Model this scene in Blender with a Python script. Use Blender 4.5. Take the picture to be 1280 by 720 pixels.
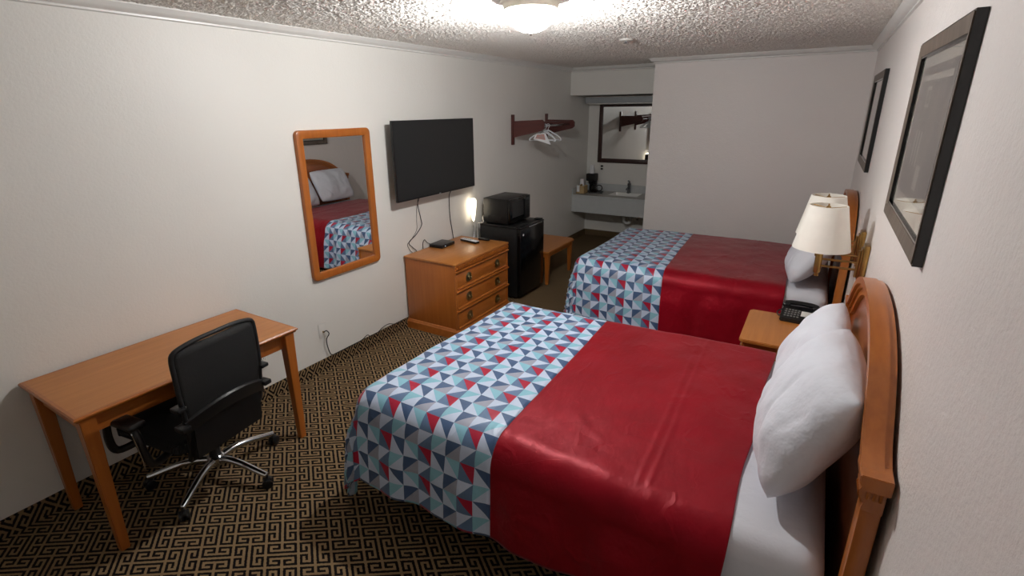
import bpy, bmesh, math, random
from mathutils import Vector, Matrix, noise
random.seed(7)
PI = math.pi
for o in list(bpy.data.objects): bpy.data.objects.remove(o, do_unlink=True)
SC = bpy.context.scene
COL = SC.collection

# ------------------------------------------------------------------ camera, world, exposure
yaw, pitch, roll = .554, .3211, -.0129
F = 637.7
cam_d = bpy.data.cameras.new('camera'); cam = bpy.data.objects.new('camera', cam_d); COL.objects.link(cam)
cam.location = (3.0483, 0, 1.9135)
fw = Vector((-math.sin(yaw)*math.cos(pitch), math.cos(yaw)*math.cos(pitch), -math.sin(pitch)))
rt = Vector((math.cos(yaw), math.sin(yaw), 0)); up = rt.cross(fw)
c_, s_ = math.cos(roll), math.sin(roll)
r2 = rt*c_ + up*s_; u2 = -rt*s_ + up*c_
m = Matrix((r2, u2, -fw)).transposed()
cam.rotation_euler = m.to_euler()
cam_d.sensor_width = 36; cam_d.lens = F*36/1280
cam_d.shift_x = 15.7/1280; cam_d.shift_y = -10.6/1280
cam_d.clip_start = .02
SC.camera = cam
w = bpy.data.worlds.new('world'); SC.world = w; w.use_nodes = True
w.node_tree.nodes['Background'].inputs[0].default_value = (.5, .5, .52, 1)
w.node_tree.nodes['Background'].inputs[1].default_value = .05
SC.view_settings.view_transform = 'Standard'; SC.view_settings.look = 'None'
SC.view_settings.exposure = 0.42; SC.view_settings.gamma = 1; SC.view_settings.use_curve_mapping = False
BULB_STRENGTH = 3450.0
NIGHT_STRENGTH = 3.2

W, H = 3.351, 2.44
YF = -1.3                       # wall behind the camera
YB, YS, YA, XP = 6.179, 6.84, 7.534, 1.313

# ------------------------------------------------------------------ materials
def srgb(r, g, b):
    f = lambda c: (c/255/12.92 if c/255 <= .04045 else ((c/255+.055)/1.055)**2.4)
    return (f(r), f(g), f(b), 1)
class NT:
    def __init__(s, name):
        s.m = bpy.data.materials.new(name); s.m.use_nodes = True
        s.t = s.m.node_tree; s.b = s.t.nodes['Principled BSDF']
    def n(s, t, **k):
        x = s.t.nodes.new(t)
        for a, v in k.items(): setattr(x, a, v)
        return x
    def l(s, a, b): s.t.links.new(a, b)
    def put(s, sock, v):
        if hasattr(v, 'node'): s.l(v, sock)
        else: sock.default_value = v
    def math(s, op, a, b=None, c=None):
        x = s.n('ShaderNodeMath', operation=op)
        s.put(x.inputs[0], a)
        if b is not None: s.put(x.inputs[1], b)
        if c is not None: s.put(x.inputs[2], c)
        return x.outputs[0]
    def coord(s, which='Object'):
        return s.n('ShaderNodeTexCoord').outputs[which]
    def mapping(s, vec, scale=(1,1,1), rot=(0,0,0), loc=(0,0,0)):
        x = s.n('ShaderNodeMapping'); s.l(vec, x.inputs[0])
        x.inputs['Scale'].default_value = scale; x.inputs['Rotation'].default_value = rot; x.inputs['Location'].default_value = loc
        return x.outputs[0]
    def noise(s, vec, scale, detail=3, rough=.5):
        x = s.n('ShaderNodeTexNoise'); s.l(vec, x.inputs['Vector'])
        x.inputs['Scale'].default_value = scale; x.inputs['Detail'].default_value = detail; x.inputs['Roughness'].default_value = rough
        return x.outputs['Fac']
    def ramp(s, fac, stops, interp='LINEAR'):
        x = s.n('ShaderNodeValToRGB'); s.l(fac, x.inputs[0]); cr = x.color_ramp; cr.interpolation = interp
        cr.elements[0].position = stops[0][0]; cr.elements[0].color = stops[0][1]
        cr.elements[1].position = stops[1][0]; cr.elements[1].color = stops[1][1]
        for p, c in stops[2:]: cr.elements.new(p).color = c
        return x.outputs[0]
    def mix(s, fac, a, b):
        x = s.n('ShaderNodeMix', data_type='RGBA'); s.put(x.inputs['Factor'], fac); s.put(x.inputs['A'], a); s.put(x.inputs['B'], b)
        return x.outputs['Result']
    def bump(s, h, strength, dist):
        x = s.n('ShaderNodeBump'); s.l(h, x.inputs['Height']); x.inputs['Strength'].default_value = strength; x.inputs['Distance'].default_value = dist
        s.l(x.outputs[0], s.b.inputs['Normal'])
def plain(name, col, rough=.5, metal=0, bump=None, **k):
    a = NT(name); a.b.inputs['Roughness'].default_value = rough; a.b.inputs['Metallic'].default_value = metal
    v = a.coord(); n = a.noise(v, k.get('vs', 14), 3)
    d = k.get('var', .06)
    lo = tuple(max(0, c*(1-d)) for c in col[:3])+(1,); hi = tuple(min(1, c*(1+d)) for c in col[:3])+(1,)
    a.l(a.ramp(n, [(.35, lo), (.65, hi)]), a.b.inputs['Base Color'])
    if bump: a.bump(a.noise(v, bump[0], 3), bump[1], bump[2])
    for q in ('Specular IOR Level', 'Coat Weight', 'Sheen Weight', 'Transmission Weight', 'IOR', 'Coat Roughness'):
        if q in k: a.b.inputs[q].default_value = k[q]
    return a.m
def wood(name, dark, light, axis='y', rough=.33, coat=.25):
    a = NT(name); v = a.coord()
    sc = {'x': (1.2, 22, 22), 'y': (22, 1.2, 22), 'z': (22, 22, 1.2)}[axis]
    mp = a.mapping(v, sc)
    n1 = a.noise(mp, 1.6, 5, .6); n2 = a.noise(v, 2.5, 2)
    f = a.math('ADD', a.math('MULTIPLY', n1, .75), a.math('MULTIPLY', n2, .25))
    a.l(a.ramp(f, [(.3, dark), (.7, light)]), a.b.inputs['Base Color'])
    a.b.inputs['Roughness'].default_value = rough
    a.b.inputs['Coat Weight'].default_value = coat; a.b.inputs['Coat Roughness'].default_value = .25
    a.bump(n1, .08, .002)
    return a.m
def wall_mat(name, col, rough=.42, spec=.5, b=.35):
    a = NT(name); v = a.coord()
    n = a.noise(v, 1.2, 2); d = tuple(c*.96 for c in col[:3])+(1,)
    a.l(a.ramp(n, [(.3, d), (.7, col)]), a.b.inputs['Base Color'])
    a.b.inputs['Roughness'].default_value = rough; a.b.inputs['Specular IOR Level'].default_value = spec
    h = a.math('ADD', a.noise(v, 75, 4, .6), a.math('MULTIPLY', a.noise(v, 16, 2), .8))
    a.bump(h, b, .004)
    return a.m

WALL = wall_mat('painted_wall', srgb(234, 232, 226), .46, .4, .25)
WALLR = wall_mat('painted_wall_textured', srgb(238, 232, 228), .42, .5, .7)
TRIMM = plain('white_trim_paint', srgb(232, 231, 227), .35, var=.02)
def ceiling_mat():
    a = NT('popcorn_ceiling'); v = a.coord()
    vo = a.n('ShaderNodeTexVoronoi'); a.l(v, vo.inputs['Vector']); vo.inputs['Scale'].default_value = 85
    n = a.noise(v, 110, 4, .7)
    h = a.math('ADD', a.math('MULTIPLY', vo.outputs['Distance'], -1.0), n)
    a.l(a.ramp(n, [(.25, srgb(222, 218, 211)), (.75, srgb(245, 242, 236))]), a.b.inputs['Base Color'])
    a.b.inputs['Roughness'].default_value = .8
    a.bump(h, .35, .004)
    return a.m
CEIL = ceiling_mat()
def carpet_mat():
    a = NT('greek_key_carpet'); v = a.coord('UV')
    # the key blocks run diagonally: block axes at 35 and 142.5 degrees, one block centred on (cx, cy)
    cx, cy = .878, .935; L1, L2 = .147, .145
    e1 = (L1*math.cos(math.radians(35)), L1*math.sin(math.radians(35))); e2 = (L2*math.cos(math.radians(142.5)), L2*math.sin(math.radians(142.5)))
    dt = e1[0]*e2[1]-e1[1]*e2[0]
    ia, ib, ic, id_ = 12*e2[1]/dt, -12*e2[0]/dt, -12*e1[1]/dt, 12*e1[0]/dt
    sv = a.n('ShaderNodeSeparateXYZ'); a.l(v, sv.inputs[0]); X_, Y_ = sv.outputs[0], sv.outputs[1]
    U = a.math('ADD', a.math('ADD', a.math('MULTIPLY', X_, ia), a.math('MULTIPLY', Y_, ib)), 1206-(cx*ia+cy*ib))
    V = a.math('ADD', a.math('ADD', a.math('MULTIPLY', X_, ic), a.math('MULTIPLY', Y_, id_)), 1206-(cx*ic+cy*id_))
    cm = a.n('ShaderNodeCombineXYZ'); a.l(U, cm.inputs[0]); a.l(V, cm.inputs[1]); mp = cm.outputs[0]
    bu = a.math('FLOOR', a.math('DIVIDE', U, 12)); bv = a.math('FLOOR', a.math('DIVIDE', V, 12))
    par = a.math('MODULO', a.math('ADD', bu, bv), 2)
    lu = a.math('ABSOLUTE', a.math('SUBTRACT', a.math('MODULO', U, 12), 6))
    lv = a.math('ABSOLUTE', a.math('SUBTRACT', a.math('MODULO', V, 12), 6))
    def sel(p, q):   # par==0 -> p else q
        return a.math('ADD', a.math('MULTIPLY', p, a.math('SUBTRACT', 1, par)), a.math('MULTIPLY', q, par))
    wob = a.math('MULTIPLY', a.math('SUBTRACT', a.noise(mp, 1.3, 2), .5), .5)
    A = a.math('FLOOR', a.math('ADD', a.math('ADD', sel(lu, lv), .5), wob))
    B = a.math('FLOOR', a.math('ADD', a.math('ADD', sel(lv, lu), .5), wob))
    def rect(a0, a1, b0, b1):
        r = a.math('MULTIPLY', a.math('GREATER_THAN', A, a0-.5), a.math('LESS_THAN', A, a1+.5))
        return a.math('MULTIPLY', r, a.math('MULTIPLY', a.math('GREATER_THAN', B, b0-.5), a.math('LESS_THAN', B, b1+.5)))
    tot = rect(1, 1, 0, 5)
    for q in ((1, 5, 5, 5), (5, 5, 1, 5), (3, 3, 1, 3), (3, 5, 1, 1)): tot = a.math('MAXIMUM', tot, rect(*q))
    nz = a.noise(a.mapping(v, (900, 900, 900)), 1, 2, .8)
    gold = a.ramp(nz, [(.3, srgb(116, 94, 68)), (.7, srgb(164, 138, 102))])
    dark = a.ramp(nz, [(.3, srgb(10, 8, 9)), (.7, srgb(30, 24, 24))])
    a.l(a.mix(tot, gold, dark), a.b.inputs['Base Color'])
    a.b.inputs['Roughness'].default_value = .95; a.b.inputs['Specular IOR Level'].default_value = .1
    a.bump(nz, .5, .003)
    return a.m
CARPET = carpet_mat()
SLATE, DARK, AQUA, WHITE_, GREY_, RED_ = srgb(94, 122, 158), srgb(66, 94, 134), srgb(140, 198, 216), srgb(202, 216, 238), srgb(162, 166, 184), srgb(176, 14, 54)
def satin(a, spec=.5, tint=(1, 1, 1, 1)):
    a.b.inputs['Roughness'].default_value = .44; a.b.inputs['Specular IOR Level'].default_value = spec; a.b.inputs['Specular Tint'].default_value = tint
    a.b.inputs['Sheen Weight'].default_value = .15; a.b.inputs['Sheen Roughness'].default_value = .4
    v = a.coord()
    h = a.math('ADD', a.noise(a.mapping(v, (1, .55, 1), (0, 0, .5)), 4, 5, .5), a.math('MULTIPLY', a.noise(a.mapping(v, (1.6, .5, 1), (0, 0, -.4)), 9, 3, .5), .3))
    n1 = a.noise(a.mapping(v, (1.3, .8, 1), (0, 0, .8)), 3.5, 2, .5)
    rd = a.math('MINIMUM', a.math('MULTIPLY', a.math('ABSOLUTE', a.math('SUBTRACT', n1, .5)), 26), 1)
    mk = a.math('MULTIPLY', a.math('GREATER_THAN', a.noise(v, 5, 1), .52), .10)
    h = a.math('SUBTRACT', h, a.math('MULTIPLY', rd, mk))
    a.bump(h, .5, .03)
def tri_mat():
    a = NT('triangle_print_satin'); uv = a.coord('UV')
    sp = a.n('ShaderNodeSeparateXYZ'); a.l(a.mapping(uv, (1/.0765, 1/.0765, 1), (0, 0, 0), (300, 300, 0)), sp.inputs[0])
    U, V = sp.outputs[0], sp.outputs[1]
    col = a.math('MODULO', a.math('FLOOR', U), 3); row = a.math('MODULO', a.math('FLOOR', V), 2)
    fx, fy = a.math('FRACT', U), a.math('FRACT', V)
    t0 = a.math('GREATER_THAN', a.math('ADD', fx, fy), 1); t1 = a.math('GREATER_THAN', fy, fx)
    tri = a.math('ADD', a.math('MULTIPLY', t0, a.math('SUBTRACT', 1, row)), a.math('MULTIPLY', t1, row))
    idx = a.math('ADD', a.math('ADD', a.math('MULTIPLY', col, 4), a.math('MULTIPLY', row, 2)), tri)
    f = a.math('DIVIDE', a.math('ADD', idx, .5), 12)
    cols = [WHITE_, AQUA, GREY_, DARK,   SLATE, RED_, SLATE, WHITE_,   WHITE_, DARK, WHITE_, AQUA]
    a.l(a.ramp(f, [(i/12, c) for i, c in enumerate(cols)], 'CONSTANT'), a.b.inputs['Base Color'])
    satin(a); return a.m
TRI = tri_mat()
def red_mat():
    a = NT('crimson_satin'); n = a.noise(a.coord(), 6, 3)
    a.l(a.ramp(n, [(.3, srgb(124, 4, 20)), (.7, srgb(140, 8, 27))]), a.b.inputs['Base Color'])
    satin(a, .7, (1, .16, .2, 1)); return a.m
REDM = red_mat()
def linen(name, c, b=.35):
    a = NT(name); v = a.coord()
    a.b.inputs['Base Color'].default_value = c; a.b.inputs['Roughness'].default_value = .8
    n = a.noise(a.mapping(v, (1, 1, 1)), 7, 4, .55)
    a.l(a.ramp(n, [(.3, tuple(x*.97 for x in c[:3])+(1,)), (.7, c)]), a.b.inputs['Base Color'])
    a.bump(n, b, .02); return a.m
SHEET = linen('white_sheet', srgb(222, 224, 232)); PILLOW = linen('white_pillowcase', srgb(226, 229, 238), .75)
WY = wood('honey_wood_y', srgb(160, 88, 30), srgb(182, 106, 40), 'y')
WX = wood('honey_wood_x', srgb(160, 88, 30), srgb(182, 106, 40), 'x')
WZ = wood('honey_wood_z', srgb(160, 88, 30), srgb(182, 106, 40), 'z')
WP = wood('headboard_panel_wood', srgb(150, 84, 48), srgb(184, 112, 72), 'y', .25, .5)
WTOP = wood('laminate_top', srgb(174, 106, 44), srgb(194, 126, 60), 'y', .38, .2)
WDARK = wood('dark_walnut', srgb(44, 22, 18), srgb(62, 32, 26), 'y', .4)
WRACK = wood('mahogany', srgb(74, 32, 28), srgb(96, 44, 38), 'x', .4)
BLACK = plain('black_plastic', srgb(20, 20, 22), .35)
BLACKG = plain('black_gloss_enamel', srgb(10, 10, 11), .14, var=.02)
BLACKM = plain('black_matte_enamel', srgb(17, 18, 19), .42)
MATTE = plain('black_soft_plastic', srgb(14, 15, 17), .6)
MESHB = plain('black_chair_mesh', srgb(12, 13, 14), .75, bump=(400, .5, .002))
FABB = plain('black_chair_fabric', srgb(14, 14, 15), .9)
SCREEN = plain('tv_screen', srgb(30, 32, 33), .3, var=.02)
CHROME = plain('polished_chrome', (.72, .74, .78, 1), .13, 1, var=.02)
BRASS = plain('antique_brass', srgb(176, 140, 84), .28, 1)
BRONZE = plain('aged_bronze', srgb(168, 148, 104), .3, 1, var=.3, vs=60)
RINGM = plain('cream_enamel_ring', srgb(226, 220, 204), .35, var=.02)
NICKEL = plain('brushed_nickel', srgb(206, 196, 178), .28, 1)
SHADE = plain('cream_lamp_fabric', srgb(246, 242, 232), .8, var=.02)
WHITEP = plain('white_plastic', srgb(228, 226, 220), .4, var=.02)
LAM = plain('pale_grey_laminate', srgb(196, 200, 200), .45, var=.02)
COUNTER = plain('grey_counter', srgb(176, 172, 166), .3, vs=80, var=.1)
SINKM = plain('white_porcelain', srgb(232, 232, 228), .15, var=.01)
GREYP = plain('grey_metal_housing', srgb(166, 170, 172), .4, var=.02)
CUPM = plain('white_paper_cup', srgb(236, 236, 238), .6, var=.01)
CARD = plain('tan_cardboard', srgb(196, 168, 122), .8)
SILVER = plain('silver_plastic', srgb(232, 235, 240), .45, var=.03)
PICFR = wood('weathered_grey_wood', srgb(84, 72, 62), srgb(116, 102, 90), 'z', .5, 0)
MAT_ = plain('cream_mat_board', srgb(208, 204, 190), .8, var=.01)
def mirror_mat():
    a = NT('silvered_mirror'); a.b.inputs['Metallic'].default_value = 1; a.b.inputs['Roughness'].default_value = .01
    a.b.inputs['Base Color'].default_value = (.86, .88, .87, 1); return a.m
MIRR = mirror_mat()
def glass_mat():
    a = NT('picture_glass'); a.b.inputs['Transmission Weight'].default_value = 1; a.b.inputs['Roughness'].default_value = .02
    a.b.inputs['IOR'].default_value = 1.45; a.b.inputs['Base Color'].default_value = (1, 1, 1, 1); return a.m
GLASS = glass_mat()
def emis(name, c, s):
    a = NT(name); a.b.inputs['Base Color'].default_value = c; a.b.inputs['Emission Color'].default_value = c
    a.b.inputs['Emission Strength'].default_value = s; return a.m
BULBM = emis('lit_bulb', (1, .992, .985, 1), BULB_STRENGTH)
def dome_mat():
    a = NT('lightly_frosted_lit_glass'); out = a.t.nodes['Material Output']
    e = a.n('ShaderNodeEmission'); e.inputs[0].default_value = (1, .97, .93, 1); e.inputs[1].default_value = 5
    tr = a.n('ShaderNodeBsdfTransparent'); mx = a.n('ShaderNodeMixShader'); mx.inputs[0].default_value = .35
    a.l(tr.outputs[0], mx.inputs[1]); a.l(e.outputs[0], mx.inputs[2]); a.l(mx.outputs[0], out.inputs[0]); return a.m
DOMEM = dome_mat()
NIGHTM = emis('lit_lamp_shade', (1, .86, .64, 1), NIGHT_STRENGTH)
LEDM = emis('blue_white_led', (.6, .8, 1, 1), 3)
def art_mat():
    a = NT('abstract_print'); v = a.coord()
    n = a.noise(a.mapping(v, (1, 2.2, 1.2)), 2.6, 1)
    a.l(a.ramp(n, [(.0, srgb(70, 64, 55)), (.45, srgb(90, 82, 70)), (.5, srgb(112, 104, 90)), (.62, srgb(96, 88, 76))], 'CONSTANT'), a.b.inputs['Base Color'])
    a.b.inputs['Roughness'].default_value = .7; return a.m
ART = art_mat()

# ------------------------------------------------------------------ mesh helpers
def NB(): return bmesh.new()
def merge(dst, src, M=None):
    if M is not None: bmesh.ops.transform(src, matrix=M, verts=src.verts)
    me = bpy.data.meshes.new('tmp'); src.to_mesh(me); src.free(); dst.from_mesh(me); bpy.data.meshes.remove(me)
def box(bm, x0, x1, y0, y1, z0, z1, bev=0, seg=2, M=None):
    b = NB(); bmesh.ops.create_cube(b, size=1)
    for v in b.verts:
        v.co = Vector(((x0+x1)/2+v.co.x*(x1-x0), (y0+y1)/2+v.co.y*(y1-y0), (z0+z1)/2+v.co.z*(z1-z0)))
    if bev: bmesh.ops.bevel(b, geom=b.edges[:], offset=bev, segments=seg, profile=.5, affect='EDGES')
    merge(bm, b, M); return bm
def taper(bm, c0, s0, c1, s1, bev=0, M=None):
    """square bar from centre c0 (half sizes s0) to c1 (half sizes s1), stacked in z"""
    b = NB(); vs = []
    for c, s in ((c0, s0), (c1, s1)):
        for dx, dy in ((-1,-1),(1,-1),(1,1),(-1,1)): vs.append(b.verts.new((c[0]+dx*s[0], c[1]+dy*s[1], c[2])))
    b.faces.new(vs[0:4][::-1]); b.faces.new(vs[4:8])
    for i in range(4): b.faces.new((vs[i], vs[(i+1) % 4], vs[4+(i+1) % 4], vs[4+i]))
    bmesh.ops.recalc_face_normals(b, faces=b.faces[:])
    if bev: bmesh.ops.bevel(b, geom=b.edges[:], offset=bev, segments=2, affect='EDGES')
    merge(bm, b, M); return bm
def prism(bm, pts, axis, a, b_, bev=0, M=None):
    """polygon pts in the plane normal to axis, extruded from a to b_"""
    b = NB()
    def P(q, t):
        return {'x': (t, q[0], q[1]), 'y': (q[0], t, q[1]), 'z': (q[0], q[1], t)}[axis]
    A = [b.verts.new(P(q, a)) for q in pts]; B = [b.verts.new(P(q, b_)) for q in pts]
    b.faces.new(A); b.faces.new(B[::-1])
    n = len(pts)
    for i in range(n): b.faces.new((A[i], B[i], B[(i+1) % n], A[(i+1) % n]))
    bmesh.ops.recalc_face_normals(b, faces=b.faces[:])
    if bev: bmesh.ops.bevel(b, geom=b.edges[:], offset=bev, segments=2, affect='EDGES')
    merge(bm, b, M); return bm
def lathe(bm, prof, c=(0,0,0), seg=40, M=None):
    b = NB(); rings = []
    for r, z in prof:
        if r < 1e-5: rings.append([b.verts.new((0, 0, z))])
        else: rings.append([b.verts.new((r*math.cos(2*PI*i/seg), r*math.sin(2*PI*i/seg), z)) for i in range(seg)])
    for A, B in zip(rings, rings[1:]):
        for i in range(seg):
            j = (i+1) % seg
            if len(A) == 1 and len(B) == 1: continue
            if len(A) == 1: b.faces.new((A[0], B[i], B[j]))
            elif len(B) == 1: b.faces.new((A[i], A[j], B[0]))
            else: b.faces.new((A[i], A[j], B[j], B[i]))
    bmesh.ops.recalc_face_normals(b, faces=b.faces[:])
    T = Matrix.Translation(c)
    merge(bm, b, T if M is None else T @ M); return bm
def smooth_path(pts, n=8):
    pts = [Vector(p) for p in pts]; out = []
    for i in range(len(pts)-1):
        p0 = pts[max(i-1, 0)]; p1 = pts[i]; p2 = pts[i+1]; p3 = pts[min(i+2, len(pts)-1)]
        for k in range(n):
            t = k/n
            out.append(.5*((2*p1)+(-p0+p2)*t+(2*p0-5*p1+4*p2-p3)*t*t+(-p0+3*p1-3*p2+p3)*t**3))
    out.append(pts[-1]); return out
def tube(bm, pts, r, seg=8, smooth=0, radii=None, M=None):
    P = smooth_path(pts, smooth) if smooth else [Vector(p) for p in pts]
    b = NB(); rings = []; prev = None
    for i, p in enumerate(P):
        d = (P[min(i+1, len(P)-1)]-P[max(i-1, 0)]).normalized()
        if prev is None:
            a = Vector((0, 0, 1)) if abs(d.z) < .9 else Vector((1, 0, 0)); n1 = d.cross(a).normalized()
        else:
            n1 = (prev-d*prev.dot(d)).normalized()
        prev = n1; n2 = d.cross(n1)
        rr = r if radii is None else radii(i/(len(P)-1))
        rings.append([b.verts.new(p+rr*(n1*math.cos(2*PI*k/seg)+n2*math.sin(2*PI*k/seg))) for k in range(seg)])
    for A, B in zip(rings, rings[1:]):
        for k in range(seg): b.faces.new((A[k], A[(k+1) % seg], B[(k+1) % seg], B[k]))
    b.faces.new(rings[0][::-1]); b.faces.new(rings[-1])
    bmesh.ops.recalc_face_normals(b, faces=b.faces[:])
    merge(bm, b, M); return bm
def sweep(bm, path, prof, closed=False):
    """prof points (out, up); path points in xy + z, 'out' to the right-hand side; mitred"""
    n = len(path); rings = []
    for i, p in enumerate(path):
        p = Vector(p)
        dirs = []
        if i > 0 or closed: dirs.append((p-Vector(path[i-1])).xy.normalized())
        if i < n-1 or closed: dirs.append((Vector(path[(i+1) % n])-p).xy.normalized())
        ns = [Vector((d.y, -d.x)) for d in dirs]
        if len(ns) == 2:
            k = (ns[0]+ns[1]).normalized(); k = k/max(.2, k.dot(ns[0]))
        else: k = ns[0]
        rings.append([bm.verts.new((p.x+k.x*o, p.y+k.y*o, p.z+u)) for o, u in prof])
    m_ = len(prof)
    for i in range(n if closed else n-1):
        A, B = rings[i], rings[(i+1) % n]
        for j in range(m_): bm.faces.new((A[j], A[(j+1) % m_], B[(j+1) % m_], B[j]))
    if not closed: bm.faces.new(rings[0]); bm.faces.new(rings[-1][::-1])
    bmesh.ops.recalc_face_normals(bm, faces=bm.faces[:]); return bm
def obj(name, bm, mat, parent=None, smooth=False, mods=None):
    me = bpy.data.meshes.new(name); bm.to_mesh(me); bm.free()
    for x in (mat if isinstance(mat, (list, tuple)) else [mat]): me.materials.append(x)
    o = bpy.data.objects.new(name, me); COL.objects.link(o)
    if smooth == 'auto':
        for p in me.polygons: p.use_smooth = True
        try: me.set_sharp_from_angle(angle=math.radians(35))
        except Exception: pass
    elif smooth:
        for p in me.polygons: p.use_smooth = True
    if parent: o.parent = parent
    return o
def tag(o, label, cat, group=None):
    o['label'] = label; o['category'] = cat
    if group: o['group'] = group
    return o
def thing(name, label, cat, loc=(0,0,0), rz=0, group=None):
    o = bpy.data.objects.new(name, None); COL.objects.link(o); o.location = loc; o.rotation_euler = (0, 0, rz)
    o.empty_display_size = .1
    return tag(o, label, cat, group)
def struct(name, bm, mat, **k):
    o = obj(name, bm, mat, **k); o['kind'] = 'structure'; return o
def copy_tree(o, parent=None):
    c = o.copy(); COL.objects.link(c); c.parent = parent
    for ch in list(o.children): copy_tree(ch, c)
    return c
def uv_planar(o, f):
    me = o.data; uv = me.uv_layers.new(name='UVMap')
    for p in me.polygons:
        for li in p.loop_indices:
            uv.data[li].uv = f(me.vertices[me.loops[li].vertex_index].co, p.normal)

# ------------------------------------------------------------------ the room
fl = struct('floor', box(NB(), -.1, W+.1, YF-.1, YA+.1, -.1, 0), CARPET); uv_planar(fl, lambda c, n: (c.x, c.y))
# popcorn ceiling: a displaced grid where the texture can be seen, a plain slab above it
b = NB(); bmesh.ops.create_grid(b, x_segments=640, y_segments=1120, size=.5)
for v in b.verts: v.co = Vector((-.02+(v.co.x+.5)*(W+.04), .9+(v.co.y+.5)*(YS+.02-.9), H-.001))
box(b, -.1, W+.1, YF-.1, .9, H, H+.1); box(b, -.1, W+.1, .9, YA+.1, H+.004, H+.1)
ce = struct('ceiling', b, CEIL)
tx = bpy.data.textures.new('popcorn', 'CLOUDS'); tx.noise_scale = .013; tx.noise_depth = 2; tx.noise_basis = 'BLENDER_ORIGINAL'
vg = ce.vertex_groups.new(name='pop'); vg.add(list(range(641*1121)), 1, 'REPLACE')
md = ce.modifiers.new('popcorn', 'DISPLACE'); md.texture = tx; md.texture_coords = 'LOCAL'; md.direction = 'Z'; md.strength = -.017; md.mid_level = .35; md.vertex_group = 'pop'
struct('wall_left', box(NB(), -.1, 0, YF-.1, YA+.1, 0, H), WALL)
struct('wall_right', box(NB(), W, W+.1, YF-.1, YB, 0, H), WALLR)
struct('wall_front', box(NB(), 0, W, YF-.1, YF, 0, H), WALL)
struct('wall_back', box(NB(), XP, W+.1, YB, YA+.1, 0, H), WALLR)
struct('wall_alcove', box(NB(), 0, XP, YA, YA+.1, 0, H), WALL)
struct('wall_soffit', box(NB(), 0, XP, YS, YA, 2.087, H), WALL)
prof = [(0, 0), (.058, 0), (.058, -.012), (.05, -.018), (.043, -.03), (.028, -.041), (.014, -.047), (.013, -.056), (0, -.06)]
path = [(0, YF, H), (0, YS, H), (XP, YS, H), (XP, YB, H), (W, YB, H), (W, YF, H)]
struct('trim_1', sweep(NB(), path, prof), TRIMM, smooth='auto')
def base(name, x0, x1, y0, y1):
    o = struct(name, box(NB(), x0, x1, y0, y1, 0, .095, .003), CARPET)
    uv_planar(o, lambda c, n: (c.x+(c.z if abs(n.y) < .7 else 0), c.y+(c.z if abs(n.y) > .7 else 0)))
base('baseboard_left', 0, .012, YF, YA)
base('baseboard_right', W-.012, W, YF, YB)
base('baseboard_back', XP, W-.012, YB-.012, YB)
base('baseboard_alcove', .012, XP, YA-.012, YA)
base('baseboard_partition', XP-.012, XP, YB, YA-.012)
base('baseboard_front', .012, W-.012, YF, YF+.012)

# ------------------------------------------------------------------ ceiling light and sprinkler
t = thing('ceiling_light', 'glowing frosted glass dome light with a pale metal rim on the textured ceiling', 'light', (1.69, 2.53, H))
obj('mounting_ring', lathe(NB(), [(0, 0), (.10, 0), (.135, -.002), (.152, -.008), (.156, -.015), (.151, -.021), (.145, -.024), (.140, -.036), (.134, -.048), (.130, -.050), (.118, -.048), (0, -.010)]), RINGM, t, True)
obj('glass_dome', lathe(NB(), [(.126, -.048), (.128, -.062), (.122, -.088), (.104, -.116), (.078, -.138), (.045, -.152), (.015, -.157), (0, -.157)]), DOMEM, t, True)
b = NB(); bmesh.ops.create_uvsphere(b, u_segments=20, v_segments=12, radius=.026, matrix=Matrix.Translation((0, 0, -.112)))
obj('bulb', b, BULBM, t, True)
obj('finial', lathe(NB(), [(0, -.155), (.008, -.156), (.010, -.162), (.006, -.168), (0, -.170)], seg=16), NICKEL, t, True)
t = thing('sprinkler_head', 'small round white and chrome sprinkler plate on the ceiling', 'sprinkler', (1.587, 4.327, H))
obj('cover_plate', lathe(NB(), [(0, 0), (.056, 0), (.056, -.014), (.05, -.019), (.02, -.021), (0, -.021)]), WHITEP, t, True)
obj('deflector', lathe(NB(), [(0, -.020), (.012, -.021), (.012, -.031), (.022, -.033), (.022, -.036), (0, -.037)], seg=20), CHROME, t, True)

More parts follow.
